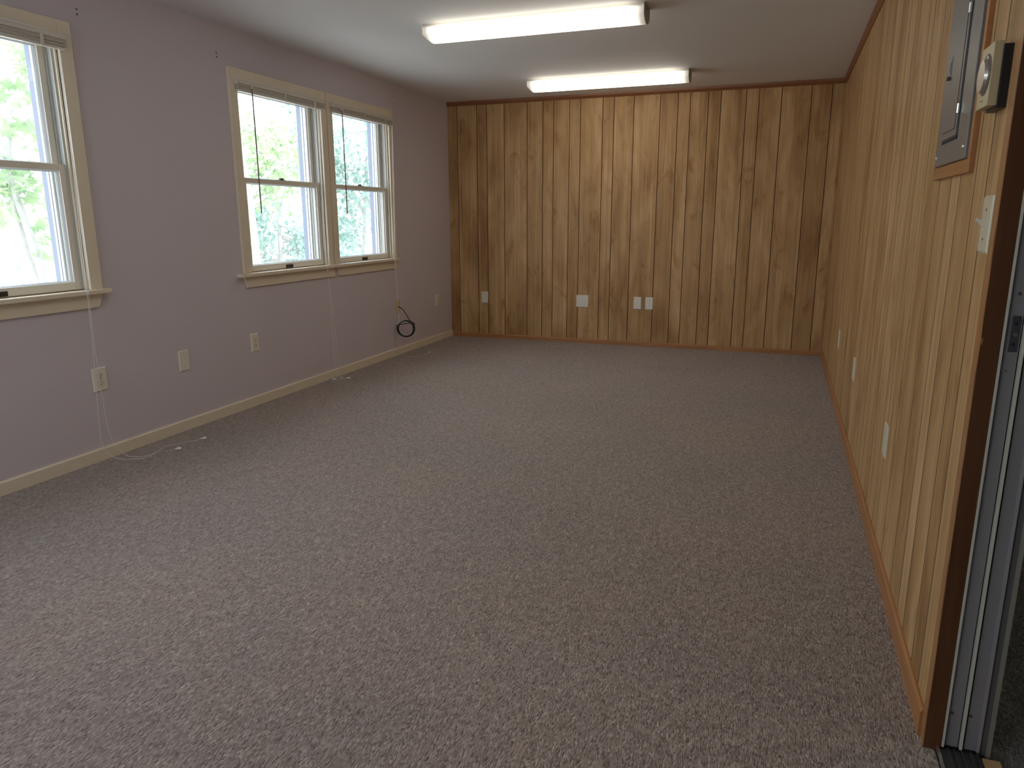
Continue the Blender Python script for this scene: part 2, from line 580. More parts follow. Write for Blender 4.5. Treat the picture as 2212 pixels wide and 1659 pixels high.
panel_wall('wall_far', [paneling('f', 0.0, W, -0.003, lambda u, d, z: (u, d, z), seed=3)],
           [((-0.14, 0.006, 0), (W + 0.125, 0.14, H))])
YJ = -5.218                  # near face of the door jamb
panel_wall('wall_right', [paneling('r', 0.0, 5.19, 1.197 - PERIOD, lambda u, d, z: (W + d, -u, z), seed=8)],
           [((W + 0.006, -5.19, 0), (W + 0.120, 0, H)), ((W, -7.30, 2.08), (W + 0.120, -5.19, H)),
            ((W, YB, 0), (W + 0.120, -7.30, H))])
BX0, BX1, BZ0, BZ1 = 0.20, 1.90, 0.50, 2.05      # unseen window, added behind the camera to let in more daylight
m = MB()
m.box((0, YB - 0.14, 0), (BX0, YB, H)); m.box((BX1, YB - 0.14, 0), (W + 0.12, YB, H))
m.box((BX0, YB - 0.14, 0), (BX1, YB, BZ0)); m.box((BX0, YB - 0.14, BZ1), (BX1, YB, H))
struct(m.build('wall_back', MT['lavender']))
wb = struct(empty('window_5', ((BX0 + BX1) / 2, YB, BZ0)))
m = MB()
for q in (((BX0 - 0.06, BZ0), (BX0, BZ1)), ((BX1, BZ0), (BX1 + 0.06, BZ1)), ((BX0 - 0.06, BZ1), (BX1 + 0.06, BZ1 + 0.06)), ((BX0 - 0.08, BZ0 - 0.03), (BX1 + 0.08, BZ0))):
    m.box((q[0][0], YB, q[0][1]), (q[1][0], YB + 0.018, q[1][1]))
m.build('casing', MT['cream'], wb)
m = MB()
xm = (BX0 + BX1) / 2
for a, b in ((BX0, BX0 + 0.045), (xm - 0.03, xm + 0.03), (BX1 - 0.045, BX1)):
    m.box((a, YB - 0.09, BZ0), (b, YB - 0.05, BZ1))
m.box((BX0, YB - 0.09, BZ0), (BX1, YB - 0.05, BZ0 + 0.05)); m.box((BX0, YB - 0.09, BZ1 - 0.05), (BX1, YB - 0.05, BZ1))
m.build('sash', MT['sash'], wb)
MB().box((BX0 + 0.02, YB - 0.072, BZ0 + 0.02), (BX1 - 0.02, YB - 0.069, BZ1 - 0.02)).build('pane', MT['glass'], wb)

# baseboards and trim
def profile_board(name, material, axis, a, b, prof):
    return struct(MB().prism(prof, axis, a, b).build(name, material))

profile_board('baseboard_left', MT['cream'], 1, YB, -0.010, [(0.0, 0.0), (0.014, 0.0), (0.014, 0.058), (0.010, 0.064), (0.0, 0.064)])
profile_board('baseboard_far', MT['trim_orange'], 0, 0.014, W, [(0.0, 0.0), (-0.012, 0.0), (-0.012, 0.034), (-0.008, 0.042), (0.0, 0.042)])
mb = MB().prism([(W, 0.0), (W - 0.010, 0.0), (W - 0.010, 0.062), (W - 0.005, 0.070), (W, 0.070)], 1, -5.182, -0.012)
struct(mb.build('baseboard_right', MT['trim_orange']))
profile_board('trim_1', MT['trim_dark'], 0, 0.0, W, [(0.0, H), (-0.022, H), (-0.020, H - 0.018), (-0.006, H - 0.040), (0.0, H - 0.040)])
mb = MB().prism([(W, H), (W - 0.022, H), (W - 0.020, H - 0.018), (W - 0.006, H - 0.040), (W, H - 0.040)], 1, -8.6, 0.0)
struct(mb.build('trim_2', MT['trim_dark']))
# thin moulding strip standing in the far corner
struct(MB().box((W - 0.018, -0.010, 0.04), (W, 0.0, H - 0.04), 0.002).build('trim_3', MT['panel']))

# ------------------------------------------------------------------ windows
def window(n, y0, y1, slant_near, slant_far):
    yc = (y0 + y1) / 2
    w = struct(empty(f'window_{n}', (0, yc, OZ0)))
    ia, ib = y0 + CW, y1 - CW
    T = 0.018
    top = OZ1 + CW
    m = MB()
    m.box((0, y0, OZ0), (T, ia, top), 0.002)
    m.box((0, ib, OZ0), (T, y1, top), 0.002)
    m.box((0, ia, OZ1), (T, ib, top), 0.002)
    m.build('casing', MT['cream'], w)
    # frame lining
    m = MB()
    m.box((-0.14, ia - 0.012, OZ0), (0.0, ia + 0.004, OZ1 + 0.012))
    m.box((-0.14, ib - 0.004, OZ0), (0.0, ib + 0.012, OZ1 + 0.012))
    m.box((-0.14, ia, OZ1), (0.0, ib, OZ1 + 0.012))
    m.box((-0.14, ia - 0.012, OZ0 - 0.025), (-0.03, ib + 0.012, OZ0 + 0.004))
    # inner stops
    m.box((-0.012, ia, OZ0), (0.0, ia + 0.014, OZ1))
    m.box((-0.012, ib - 0.014, OZ0), (0.0, ib, OZ1))
    m.build('frame', MT['cream'], w)
    # vinyl jamb liners with their ribs
    for s, e in ((1, ia + 0.004), (-1, ib - 0.004)):
        m = MB()
        m.box((-0.095, e, OZ0 + 0.004), (-0.012, e + s * 0.010, OZ1))
        for x in (-0.095, -0.075, -0.0525, -0.0165):
            m.box((x, e, OZ0 + 0.004), (x + 0.0045, e + s * 0.020, OZ1))
        m.build('jamb_liner', MT['liner'], w)
    # storm window: exterior jamb, aluminium rails
    m = MB()
    m.box((-0.180, ia - 0.03, OZ0 - 0.02), (-0.14, ia + 0.022, OZ1 + 0.03))
    m.box((-0.180, ib - 0.022, OZ0 - 0.02), (-0.14, ib + 0.03, OZ1 + 0.03))
    m.box((-0.180, ia, OZ1 - 0.01), (-0.14, ib, OZ1 + 0.03))
    m.box((-0.190, ia - 0.03, OZ0 - 0.05), (-0.14, ib + 0.03, OZ0 - 0.012))
    m.build('exterior_casing', MT['exterior'], w)
    m = MB()
    for x in (-0.138, -0.118):
        m.box((x, ia + 0.004, OZ0 + 0.004), (x + 0.012, ia + 0.030, OZ1))
        m.box((x, ib - 0.030, OZ0 + 0.004), (x + 0.012, ib - 0.004, OZ1))
    m.box((-0.138, ia + 0.03, OZ1 - 0.02), (-0.106, ib - 0.03, OZ1))
    m.box((-0.138, ia + 0.03, OZ0 + 0.004), (-0.106, ib - 0.03, OZ0 + 0.02))
    m.build('storm_frame', MT['alu'], w)
    # stool and apron
    h0 = y0 - (0.055 if slant_near else 0.0)
    h1 = y1 + (0.030 if slant_far else 0.0)
    MB().box((-0.012, h0, OZ0 - 0.022), (0.046, h1, OZ0), 0.004).build('sill', MT['cream'], w)
    a0, a1 = y0 + (0.0 if slant_near else 0.03), y1
    zt, zb = OZ0 - 0.022, OZ0 - 0.090
    sn = 0.026 if slant_near or n == 3 else 0.0
    sf = 0.030 if slant_far else 0.0
    MB().prism([(a0, zt), (a1, zt), (a1 - sf, zb), (a0 + sn, zb)], 0, 0.0, 0.014).build('apron', MT['cream'], w)
    # sashes
    sa, sb = ia + 0.014, ib - 0.014
    ST = 0.042
    def sash(name, x0, x1, z0, z1, rail_b, rail_t):
        m = MB()
        m.box((x0, sa, z0), (x1, sa + ST, z1), 0.0015)
        m.box((x0, sb - ST, z0), (x1, sb, z1), 0.0015)
        m.box((x0, sa + ST, z0), (x1, sb - ST, z0 + rail_b), 0.0015)
        m.box((x0, sa + ST, z1 - rail_t), (x1, sb - ST, z1), 0.0015)
        # glazing bead
        s = m.build(name, MT['sash'], w)
        ga, gb, g0, g1 = sa + ST, sb - ST, z0 + rail_b, z1 - rail_t
        xm = (x0 + x1) / 2
        b = MB()
        for q in ((ga, ga + 0.010, g0, g1), (gb - 0.010, gb, g0, g1)):
            b.prism([(xm, q[0]), (x1 - 0.004, q[0] if q[0] == ga else q[1]), (xm, q[1])], 2, q[2], q[3])
        b.prism([(xm, g0), (x1 - 0.004, g0), (xm, g0 + 0.008)], 1, ga, gb)
        b.prism([(xm, g1), (x1 - 0.004, g1), (xm, g1 - 0.008)], 1, ga, gb)
        b.build('glazing_bead', MT['alu'], s)
        MB().box((xm - 0.0015, ga, g0), (xm + 0.0015, gb, g1)).build('pane', MT['glass'], s)
        return s
    up = sash('upper_sash', -0.086, -0.058, 1.432, OZ1, 0.030, 0.045)
    lo = sash('lower_sash', -0.046, -0.018, OZ0 + 0.004, 1.462, 0.038, 0.030)
    m = MB().box((-0.050, yc - 0.026, 1.462), (-0.022, yc + 0.026, 1.467), 0.001)
    m.cyl((-0.036, yc, 1.467), 2, 0.014, 0.009, 16)
    m.box((-0.044, yc - 0.004, 1.470), (-0.028, yc + 0.022, 1.477), 0.001)
    m.build('sash_lock', MT['bronze'], w)
    m = MB().box((-0.018, yc - 0.040, OZ0 + 0.006), (-0.0165, yc + 0.040, OZ0 + 0.028), 0.0005)
    m.box((-0.0165, yc - 0.034, OZ0 + 0.020), (-0.006, yc + 0.034, OZ0 + 0.023), 0.0005)
    m.box((-0.0165, yc - 0.034, OZ0 + 0.012), (-0.014, yc + 0.034, OZ0 + 0.020))
    m.build('sash_lift', MT['bronze'], w)
    if n == 3:   # loose sash spline lying along the near corner of the sill
        MB().tube([(-0.004, ia + 0.02, OZ0 + 0.003), (-0.004, ib - 0.02, OZ0 + 0.003)], 0.0018).build('stop_bead', MT['liner'], w)
    return w

window(1, -5.190, -4.187, False, True)
window(2, -3.137, -2.130, True, False)
window(3, -2.122, -1.150, False, False)
window(4, -6.200, -5.200, True, False)

# light portals in the window openings guide the daylight sampling
for n, y0, y1 in WIN:
    ld = bpy.data.lights.new('daylight_portal', 'AREA')
    ld.shape = 'RECTANGLE'
    ld.size = OZ1 - OZ0 + 0.1
    ld.size_y = y1 - y0
    ld.cycles.is_portal = True
    lo = bpy.data.objects.new('daylight_portal', ld)
    COL.objects.link(lo)
    lo.location = (-0.235, (y0 + y1) / 2, (OZ0 + OZ1) / 2)
    lo.rotation_euler = (0, -PI / 2, 0)

ld = bpy.data.lights.new('daylight_portal', 'AREA')
ld.shape = 'RECTANGLE'
ld.size = BX1 - BX0
ld.size_y = BZ1 - BZ0
ld.cycles.is_portal = True
lo = bpy.data.objects.new('daylight_portal', ld)
COL.objects.link(lo)
lo.location = ((BX0 + BX1) / 2, YB - 0.16, (BZ0 + BZ1) / 2)
lo.rotation_euler = (PI / 2, 0, 0)

# ------------------------------------------------------------------ blinds
def blind(y0, y1, label, wand_y, cords, tassels):
    a, b = y0 + 0.046, y1 - 0.046
    X0 = 0.0185
    t = thing('venetian_blind', (X0, (a + b) / 2, 2.035), label, 'blind', 'raised blinds on the window wall')
    hd = MB().box((X0, a, 2.012), (X0 + 0.025, b, 2.034), 0.001).build('headrail', MT['blind_rail'], t)
    MB().tube([(X0 + 0.026, a + 0.05, 2.036), (X0 + 0.026, b - 0.10, 2.036)], 0.0038, 6).build('headrail_lip_glint', MT['rail_lip_glint'], hd)  # rod drawn in as the bright line of light on the lip
    for yy in (a - 0.003, b - 0.005):
        MB().box((X0 - 0.001, yy, 2.006), (X0 + 0.030, yy + 0.008, 2.040), 0.001).build('bracket', MT['blind_rail'], t)
    m = MB()
    rnd = random.Random(int(abs(y0) * 100))
    z = 2.010
    k = 0
    while z > 1.979:
        dx = rnd.uniform(-0.0012, 0.0012)
        m.prism([(X0 + 0.001 + dx, z), (X0 + 0.0135 + dx, z + 0.0016), (X0 + 0.026 + dx, z), (X0 + 0.026 + dx, z - 0.0019), (X0 + 0.0135 + dx, z - 0.0003), (X0 + 0.001 + dx, z - 0.0019)], 1, a + 0.004, b - 0.004 - rnd.uniform(0, 0.003))
        z -= 0.0024 if k != 6 else 0.0048
        k += 1
    m.build('slat_stack', MT['blind'], t)
    MB().box((X0 + 0.002, a + 0.004, 1.966), (X0 + 0.024, b - 0.004, 1.977), 0.002).build('bottom_rail', MT['blind_rail'], t)
    L = b - a
    for f in (0.14, 0.5, 0.86):
        yy = a + L * f
        MB().box((X0 + 0.0255, yy - 0.008, 1.964), (X0 + 0.0285, yy + 0.008, 2.020), 0.0005).build('ladder_cord', MT['blind_rail'], t)
    wd = MB().tube([(0.052, wand_y, 1.992), (0.052, wand_y + 0.001, 1.6), (0.052, wand_y, 1.242)], 0.0044, 6).build('wand', MT['wand'], t)
    MB().tube([(X0 + 0.024, wand_y, 2.006), (0.046, wand_y, 2.008), (0.052, wand_y, 2.000), (0.052, wand_y, 1.975)], 0.0035, 6).build('wand_hook', MT['cord'], wd)
    for c, tz in zip(cords, tassels):
        co = MB().tube(spline(c, 10), 0.0011, 6).build('lift_cord', MT['cord'], t)
        if tz:
            p, d = Vector(tz[0]), Vector(tz[1]).normalized()
            MB().tube([p, p + d * 0.006, p + d * 0.012, p + d * 0.026, p + d * 0.030], 0.003, 10, radii=[0.0022, 0.004, 0.0055, 0.0082, 0.0070]).build('tassel', MT['tassel'], co, smooth=True)
    return t

Z = 0.0035
blind(-5.190, -4.187, 'cream raised mini blind on the window cut by the photo edge', -5.02,
      [[(0.046, -4.290, 1.968), (0.053, -4.296, 1.6), (0.055, -4.308, 1.0), (0.053, -4.318, 0.6), (0.044, -4.330, 0.25), (0.034, -4.322, 0.10), (0.036, -4.295, 0.032), (0.065, -4.268, Z), (0.133, -4.264, Z), (0.187, -4.221, Z), (0.200, -4.190, Z), (0.174, -4.145, Z), (0.151, -4.044, Z), (0.176, -3.965, Z), (0.221, -3.885, Z), (0.232, -3.862, 0.005)],
       [(0.046, -4.280, 1.968), (0.053, -4.292, 1.6), (0.055, -4.300, 1.0), (0.054, -4.308, 0.62), (0.044, -4.292, 0.26), (0.034, -4.266, 0.11), (0.036, -4.235, 0.034), (0.062, -4.214, Z), (0.108, -4.226, Z), (0.165, -4.205, Z), (0.192, -4.175, 0.006), (0.190, -4.111, 0.0045), (0.225, -4.070, Z), (0.237, -4.056, 0.005)]],
      [((0.230, -3.866, 0.0080), (0.55, 0.83, 0)), ((0.236, -4.058, 0.0080), (0.75, 0.66, 0))])
blind(-3.137, -2.130, 'cream raised mini blind on the nearer window of the joined pair', -2.975,
      [[(0.046, -2.272, 1.968), (0.055, -2.296, 1.6), (0.055, -2.312, 1.1), (0.055, -2.300, 0.9), (0.052, -2.262, 0.70), (0.046, -2.232, 0.47), (0.042, -2.208, 0.32), (0.036, -2.166, 0.12), (0.040, -2.168, 0.04), (0.052, -2.185, Z), (0.092, -2.251, Z), (0.112, -2.337, Z), (0.085, -2.350, Z), (0.060, -2.300, 0.005), (0.070, -2.215, 0.006), (0.110, -2.250, 0.006), (0.127, -2.223, 0.005)],
       [(0.046, -2.262, 1.968), (0.055, -2.286, 1.6), (0.056, -2.296, 1.1), (0.055, -2.282, 0.9), (0.050, -2.270, 0.758), (0.046, -2.258, 0.474), (0.040, -2.245, 0.20), (0.036, -2.230, 0.09), (0.050, -2.220, 0.02), (0.085, -2.200, Z), (0.100, -2.270, 0.006), (0.075, -2.285, 0.008)]],
      [((0.126, -2.226, 0.0080), (0.7, 0.35, 0)), ((0.076, -2.283, 0.0095), (-0.5, -0.8, 0))])
blind(-2.122, -1.150, 'cream raised mini blind on the window closest to the paneled far wall', -1.975,
      [[(0.046, -1.215, 1.968), (0.055, -1.248, 1.5), (0.056, -1.272, 0.87), (0.052, -1.250, 0.678), (0.047, -1.236, 0.506), (0.044, -1.218, 0.309), (0.040, -1.203, 0.204), (0.034, -1.180, 0.075), (0.040, -1.165, 0.03), (0.070, -1.180, Z), (0.128, -1.240, Z), (0.172, -1.252, Z), (0.224, -1.191, Z), (0.242, -1.040, 0.005)],
       [(0.046, -1.206, 1.968), (0.055, -1.235, 1.5), (0.058, -1.262, 0.87), (0.054, -1.246, 0.66), (0.050, -1.230, 0.48), (0.047, -1.215, 0.33), (0.046, -1.21, 0.29)]],
      [((0.242, -1.044, 0.0080), (-0.1, 1.0, 0)), None])
blind(-6.200, -5.200, 'cream raised mini blind on the window beyond the photo edge', -6.03,
      [[(0.046, -5.30, 1.968), (0.055, -5.31, 1.2), (0.055, -5.31, 0.8)]], [((0.055, -5.31, 0.8), (0, 0, -1))])

# ------------------------------------------------------------------ wall plates
def plate_frame(side, u, z):
    """local frame of a plate: returns P(a, d, h) -> xyz; a along the wall to the viewer's right, d out of the wall, h up"""
    if side == 'left':
        return lambda a, d, h: (d, u + a, z + h)
    if side == 'far':
        return lambda a, d, h: (u + a, -d, z + h)
    return lambda a, d, h: (W - d, u - a, z + h)

def wall_plate(kind, side, u, z, label, w=0.076, h=0.118, material='ivory', d0=0.0):
    P = plate_frame(side, u, z)
    name = {'outlet': 'wall_outlet', 'blank': 'blank_plate', 'jack': 'cable_plate', 'switch': 'light_switch'}[kind]
    t = thing(name, P(0, d0, 0), label, {'outlet': 'outlet', 'blank': 'wall plate', 'jack': 'wall plate', 'switch': 'light switch'}[kind], 'wall plates')
    def bx(m, a0, a1, dd0, dd1, h0, h1, bev=0.0):
        m.box(P(a0, d0 + dd0, h0), P(a1, d0 + dd1, h1), bev)
        return m
    T = 0.006
    # bevelled plate: wide back, narrower front
    m = MB()
    e = 0.005
    back = [P(a, d0, b) for a, b in ((-w / 2, -h / 2), (w / 2, -h / 2), (w / 2, h / 2), (-w / 2, h / 2))]
    mid = [P(a, d0 + T * 0.45, b) for a, b in ((-w / 2, -h / 2), (w / 2, -h / 2), (w / 2, h / 2), (-w / 2, h / 2))]
    frt = [P(a, d0 + T, b) for a, b in ((-w / 2 + e, -h / 2 + e), (w / 2 - e, -h / 2 + e), (w / 2 - e, h / 2 - e), (-w / 2 + e, h / 2 - e))]
    L = [[m.bm.verts.new(q) for q in ring] for ring in (back, mid, frt)]
    for r0, r1 in zip(L, L[1:]):
        for i in range(4):
            m.bm.faces.new((r0[i], r0[(i + 1) % 4], r1[(i + 1) % 4], r1[i]))
    m.bm.faces.new(L[0][::-1]); m.bm.faces.new(L[2])
    m.build('cover', MT[material], t)
    axis = {'left': 0, 'far': 1, 'right': 0}[side]
    sgn = {'left': 1, 'far': -1, 'right': -1}[side]
    def disc(a, b, r, dd, th):
        m = MB()
        c = P(a, d0 + dd, b)
        m.cyl(c, axis, r, sgn * th, 14)
        return m
    if kind == 'outlet':
        for b in (0.0195, -0.0195):
            m = bx(MB(), -0.0165, 0.0165, T, T + 0.002, b - 0.014, b + 0.014, 0.0008)
            r = m.build('receptacle', MT['ivory2'], t)
            m = MB()
            bx(m, -0.0075, -0.0055, T + 0.0018, T + 0.0025, b - 0.002, b + 0.007)
            bx(m, 0.0055, 0.0075, T + 0.0018, T + 0.0025, b - 0.002, b + 0.007)
            m.cyl(P(0, d0 + T + 0.0018, b - 0.008), axis, 0.0025, sgn * 0.0008, 10)
            m.build('slots', MT['slot'], r)
        disc(0, 0, 0.003, T, 0.001).build('screw', MT['screw'], t)
    elif kind == 'blank':
        if w < 0.1:
            sc = ((0, 0.042), (0, -0.042))
        else:
            sc = ((-0.023, 0.042), (-0.023, -0.042), (0.023, 0.042), (0.023, -0.042))
        for a, b in sc:
            disc(a, b, 0.003, T, 0.0008).build('screw', MT['ivory2'], t)
    elif kind == 'jack':
        for b in (0.042, -0.042):
            disc(0, b, 0.0034, T, 0.001).build('screw', MT['slot'], t)
        disc(0, 0, 0.008, T, 0.004).build('cable_socket', MT['bronze'], t)
    elif kind == 'switch':
        bx(MB(), -0.005, 0.005, T, T + 0.0015, -0.012, 0.012).build('toggle_slot', MT['ivory2'], t)
        m = MB()
        pts = [(T, -0.008), (T, 0.006), (T + 0.015, 0.013), (T + 0.017, 0.008)]
        vs = [[m.bm.verts.new(P(a, d0 + d, hh)) for d, hh in pts] for a in (-0.0036, 0.0036)]
        for i in range(4):
            m.bm.faces.new((vs[0][i], vs[0][(i + 1) % 4], vs[1][(i + 1) % 4], vs[1][i]))
        m.bm.faces.new(vs[0][::-1]); m.bm.faces.new(vs[1])
        m.build('toggle', MT['ivory2'], t)
        for b in (0.030, -0.030):
            disc(0, b, 0.0026, T, 0.0008).build('screw', MT['recess'], t)
    return t

wall_plate('outlet', 'left', -4.260, 0.414, 'ivory duplex outlet nearest the viewer, below the window at the photo edge', w=0.084, h=0.122)
wall_plate('blank', 'left', -3.695, 0.408, 'ivory blank plate between the two duplex outlets under the lavender wall', w=0.078, h=0.120)
wall_plate('outlet', 'left', -3.079, 0.416, 'ivory duplex outlet below the near corner of the paired windows', w=0.074, h=0.120)
wall_plate('jack', 'left', -1.148, 0.432, 'yellowed cable plate with a black cable coming out of it', w=0.066, h=0.116, material='yellow_plate')
wall_plate('outlet', 'left', -0.338, 0.407, 'small cream outlet on the lavender wall beside the paneled corner', w=0.080, h=0.116)
wall_plate('blank', 'far', 0.378, 0.417, 'white blank plate on the far paneling closest to the lavender wall', w=0.074, h=0.117, material='white_plate')
wall_plate('blank', 'far', 1.409, 0.412, 'wide square white blank plate on the far paneling', w=0.122, h=0.118, material='white_plate')
wall_plate('blank', 'far', 1.951, 0.412, 'slim white blank plate, first of the close pair past the square one', w=0.074, h=0.117, material='white_plate')
wall_plate('blank', 'far', 2.062, 0.412, 'slim white blank plate, last one toward the side paneling', w=0.074, h=0.117, material='white_plate')
wall_plate('blank', 'right', -1.755, 0.426, 'small ivory blank plate on the side paneling, deepest in the room', h=0.118, material='ivory_old')
wall_plate('outlet', 'right', -2.850, 0.437, 'ivory outlet on the side paneling, middle of the three low plates', material='ivory_old')
wall_plate('blank', 'right', -4.145, 0.432, 'ivory blank plate low on the side paneling, closest to the doorway', w=0.080, material='ivory_old')
wall_plate('switch', 'right', -5.134, 1.190, 'ivory toggle light switch on the paneling beside the doorway', material='ivory_old')

# ------------------------------------------------------------------ coil of black cable
rnd = random.Random(4)
ax1 = Vector((0.93, 0.36, 0))
c0 = Vector((0.101, -1.195, 0.248))
pts = [(0.006, -1.148, 0.432), (0.030, -1.153, 0.425), (0.060, -1.160, 0.408), (0.092, -1.172, 0.375), (0.122, -1.182, 0.338)]
n = 46
for i in range(n):
    ang = math.radians(62 - i * 22)
    turn = i * 22 / 360
    r = 0.072 + 0.005 * math.sin(turn * 2.3 + 1)
    cc = c0 + Vector((0.004 * math.sin(turn * 4), 0, 0.005 * math.cos(turn * 3.1)))
    off = Vector((0.36, -0.93, 0)) * (0.004 + 0.0035 * turn)
    p = cc + ax1 * (r * math.cos(ang)) + Vector((0, 0, r * math.sin(ang))) + off
    p.x = max(p.x, 0.010)
    pts.append(tuple(p))
pts += [(0.172, -1.205, 0.302), (0.192, -1.205, 0.292)]
cab = MB().tube(spline(pts, 4), 0.0040, 8).build('coiled_cable', MT['cable'], smooth=True, origin=(0.006, -1.148, 0.432))
tag(cab, 'black cable hanging in a loose coil from the yellowed plate', 'cable')
MB().cyl((0.190, -1.210, 0.292), 1, 0.0055, 0.010, 12).build('connector', MT['bronze'], cab)

# ------------------------------------------------------------------ ceiling fixtures
def fixture(xc, yc, label):
    t = thing('fluorescent_light', (xc, yc, H), label, 'ceiling light', 'fluorescent ceiling lights')
    hl = 0.655
    MB().box((xc - hl + 0.012, yc - 0.070, H - 0.045), (xc + hl - 0.006, yc + 0.070, H), 0.002).build('housing', MT['pan'], t)
    prof = [(-0.078, -0.009), (-0.078, -0.052), (-0.072, -0.060), (-0.050, -0.078), (-0.022, -0.089), (0.0, -0.092), (0.022, -0.089), (0.050, -0.078), (0.072, -0.060), (0.078, -0.052), (0.078, -0.009)]
    def ring(x, inset):
        out = []
        for u, z in prof:
            d = max(0.0, (-z - 0.056) / 0.036)
            out.append((x + inset * d, yc + u, H + z))
        return out
    m = MB()
    stations = [(xc - hl, 0.030), (xc - hl + 0.06, 0.012), (xc - 0.3, 0), (xc, 0), (xc + 0.3, 0), (xc + hl - 0.004, 0)]
    rings = [[m.bm.verts.new(q) for q in ring(x, i)] for x, i in stations]
    for r0, r1 in zip(rings, rings[1:]):
        for i in range(len(prof) - 1):
            m.bm.faces.new((r0[i], r0[i + 1], r1[i + 1], r1[i]))
    m.bm.faces.new(rings[0][::-1])
    me = m.build('lens', MT['lens'], t, smooth=False)
    sol = me.modifiers.new('thickness', 'SOLIDIFY')
    sol.thickness = 0.002
    sol.offset = -1
    # end caps: flat opaque plates, each with a raised rim
    xe = xc + hl
    m = MB()
    capp = [(yc + u * 1.01, H + z * 1.01) for u, z in prof]
    capp[0] = (yc - 0.079, H); capp[-1] = (yc + 0.079, H)
    m.prism(capp, 0, xe - 0.004, xe + 0.001)
    m.build('end_cap', MT['endcap'], t)
    m = MB()
    inner = [(yc + u * 0.93, H + max(z, -0.085) * 0.93) for u, z in prof]
    m.box((xc - hl + 0.004, yc - 0.074, H - 0.048), (xc - hl + 0.012, yc + 0.074, H))
    m.build('end_cap', MT['pan'], t)
    return t

fixture(1.778, -2.672, 'long white fluorescent ceiling light, the nearer and larger of the two')
fixture(1.788, -0.800, 'long white fluorescent ceiling light closer to the paneled far wall')
fixture(1.785, -4.560, 'long white fluorescent ceiling light overhead, out of the view')
fixture(1.785, -6.450, 'long white fluorescent ceiling light behind the viewer')
fixture(4.55, -5.300, 'unseen fluorescent ceiling light added to brighten the hallway')  # added out of view so the hallway floor is not black

# ------------------------------------------------------------------ breaker panel
t = thing('electrical_panel', (W, -4.72, 1.30), 'grey metal electrical panel in a wooden frame on the side paneling', 'electrical panel')
PT = 2.02
m = MB()
fx = W - 0.011
m.box((fx, -4.938, 1.306), (W, -4.500, 1.338), 0.001)
m.box((fx, -4.938, PT), (W, -4.500, PT + 0.032), 0.001)
m.box((fx, -4.938, 1.338), (W, -4.914, PT), 0.001)
m.box((fx, -4.524, 1.338), (W, -4.500, PT), 0.001)
m.build('wood_frame', MT['trim_orange'], t)
cx = W - 0.017
m = MB().box((cx, -4.912, 1.339), (W - 0.004, -4.545, PT - 0.001), 0.002)
m.build('cover', MT['steel'], t)
d = MB().box((cx - 0.003, -4.792, 1.402), (cx, -4.620, 1.945), 0.001).build('door', MT['steel'], t)
m = MB()
m.box((cx - 0.0042, -4.776, 1.418), (cx - 0.003, -4.636, 1.421))
m.box((cx - 0.0042, -4.776, 1.418), (cx - 0.003, -4.773, 1.930))
m.build('door_crease', MT['recess'], d)
m = MB()
m.box((cx - 0.0008, -4.806, 1.394), (cx + 0.001, -4.794, 1.953))
m.box((cx - 0.0008, -4.806, 1.392), (cx + 0.001, -4.618, 1.400))
m.build('door_gap', MT['gap'], t)
for z0 in (1.452, 1.676, 1.880):
    MB().tube([(cx - 0.004, -4.801, z0), (cx - 0.004, -4.801, z0 + 0.022)], 0.0045, 10).build('hinge', MT['chrome'], t)
m = MB()
m.box((cx - 0.0045, -4.648, 1.562), (cx - 0.003, -4.628, 1.608), 0.0005)
l = m.build('latch', MT['steel'], d)
MB().box((cx - 0.0050, -4.641, 1.570), (cx - 0.0042, -4.636, 1.596)).build('latch_slot', MT['gap'], l)
MB().box((cx - 0.0110, -4.645, 1.552), (cx - 0.0042, -4.630, 1.560), 0.0005).build('latch_tab', MT['recess'], l)
for yy, zz in ((-4.562, 1.362), (-4.888, 1.366), (-4.562, 1.99), (-4.888, 1.99)):
    MB().cyl((cx, yy, zz), 0, 0.006, -0.004, 14, 0.004).build('screw', MT['chrome'], t)

# ------------------------------------------------------------------ thermostat
t = thing('thermostat', (W, -5.10, 1.42), 'beige thermostat with a round silver dial beside the electrical panel', 'thermostat')
MB().box((W - 0.017, -5.148, 1.418), (W, -5.062, 1.538), 0.001).build('base', MT['black'], t)
bd = MB().box((W - 0.033, -5.143, 1.424), (W - 0.016, -5.048, 1.545), 0.0015).build('body', MT['beige'], t)
MB().cyl((W - 0.0332, -5.101, 1.488), 0, 0.040, -0.0008, 40).build('dial_recess', MT['recess'], bd)
dl = MB().cyl((W - 0.034, -5.091, 1.487), 0, 0.033, -0.006, 40, 0.031).build('dial', MT['dial'], t, smooth=False)
MB().box((W - 0.0345, -5.110, 1.518), (W - 0.0336, -5.100, 1.524)).build('pointer', MT['chrome'], bd)
# tiny illegible maker's mark: three dark strokes
m = MB()
for k in range(3):
    m.box((W - 0.0334, -5.100 + k * 0.006, 1.437), (W - 0.0329, -5.0955 + k * 0.006, 1.4395))
m.build('badge', MT['recess'], bd)

# ------------------------------------------------------------------ doorway
door = struct(empty('door_1', (W, YJ, 0)))
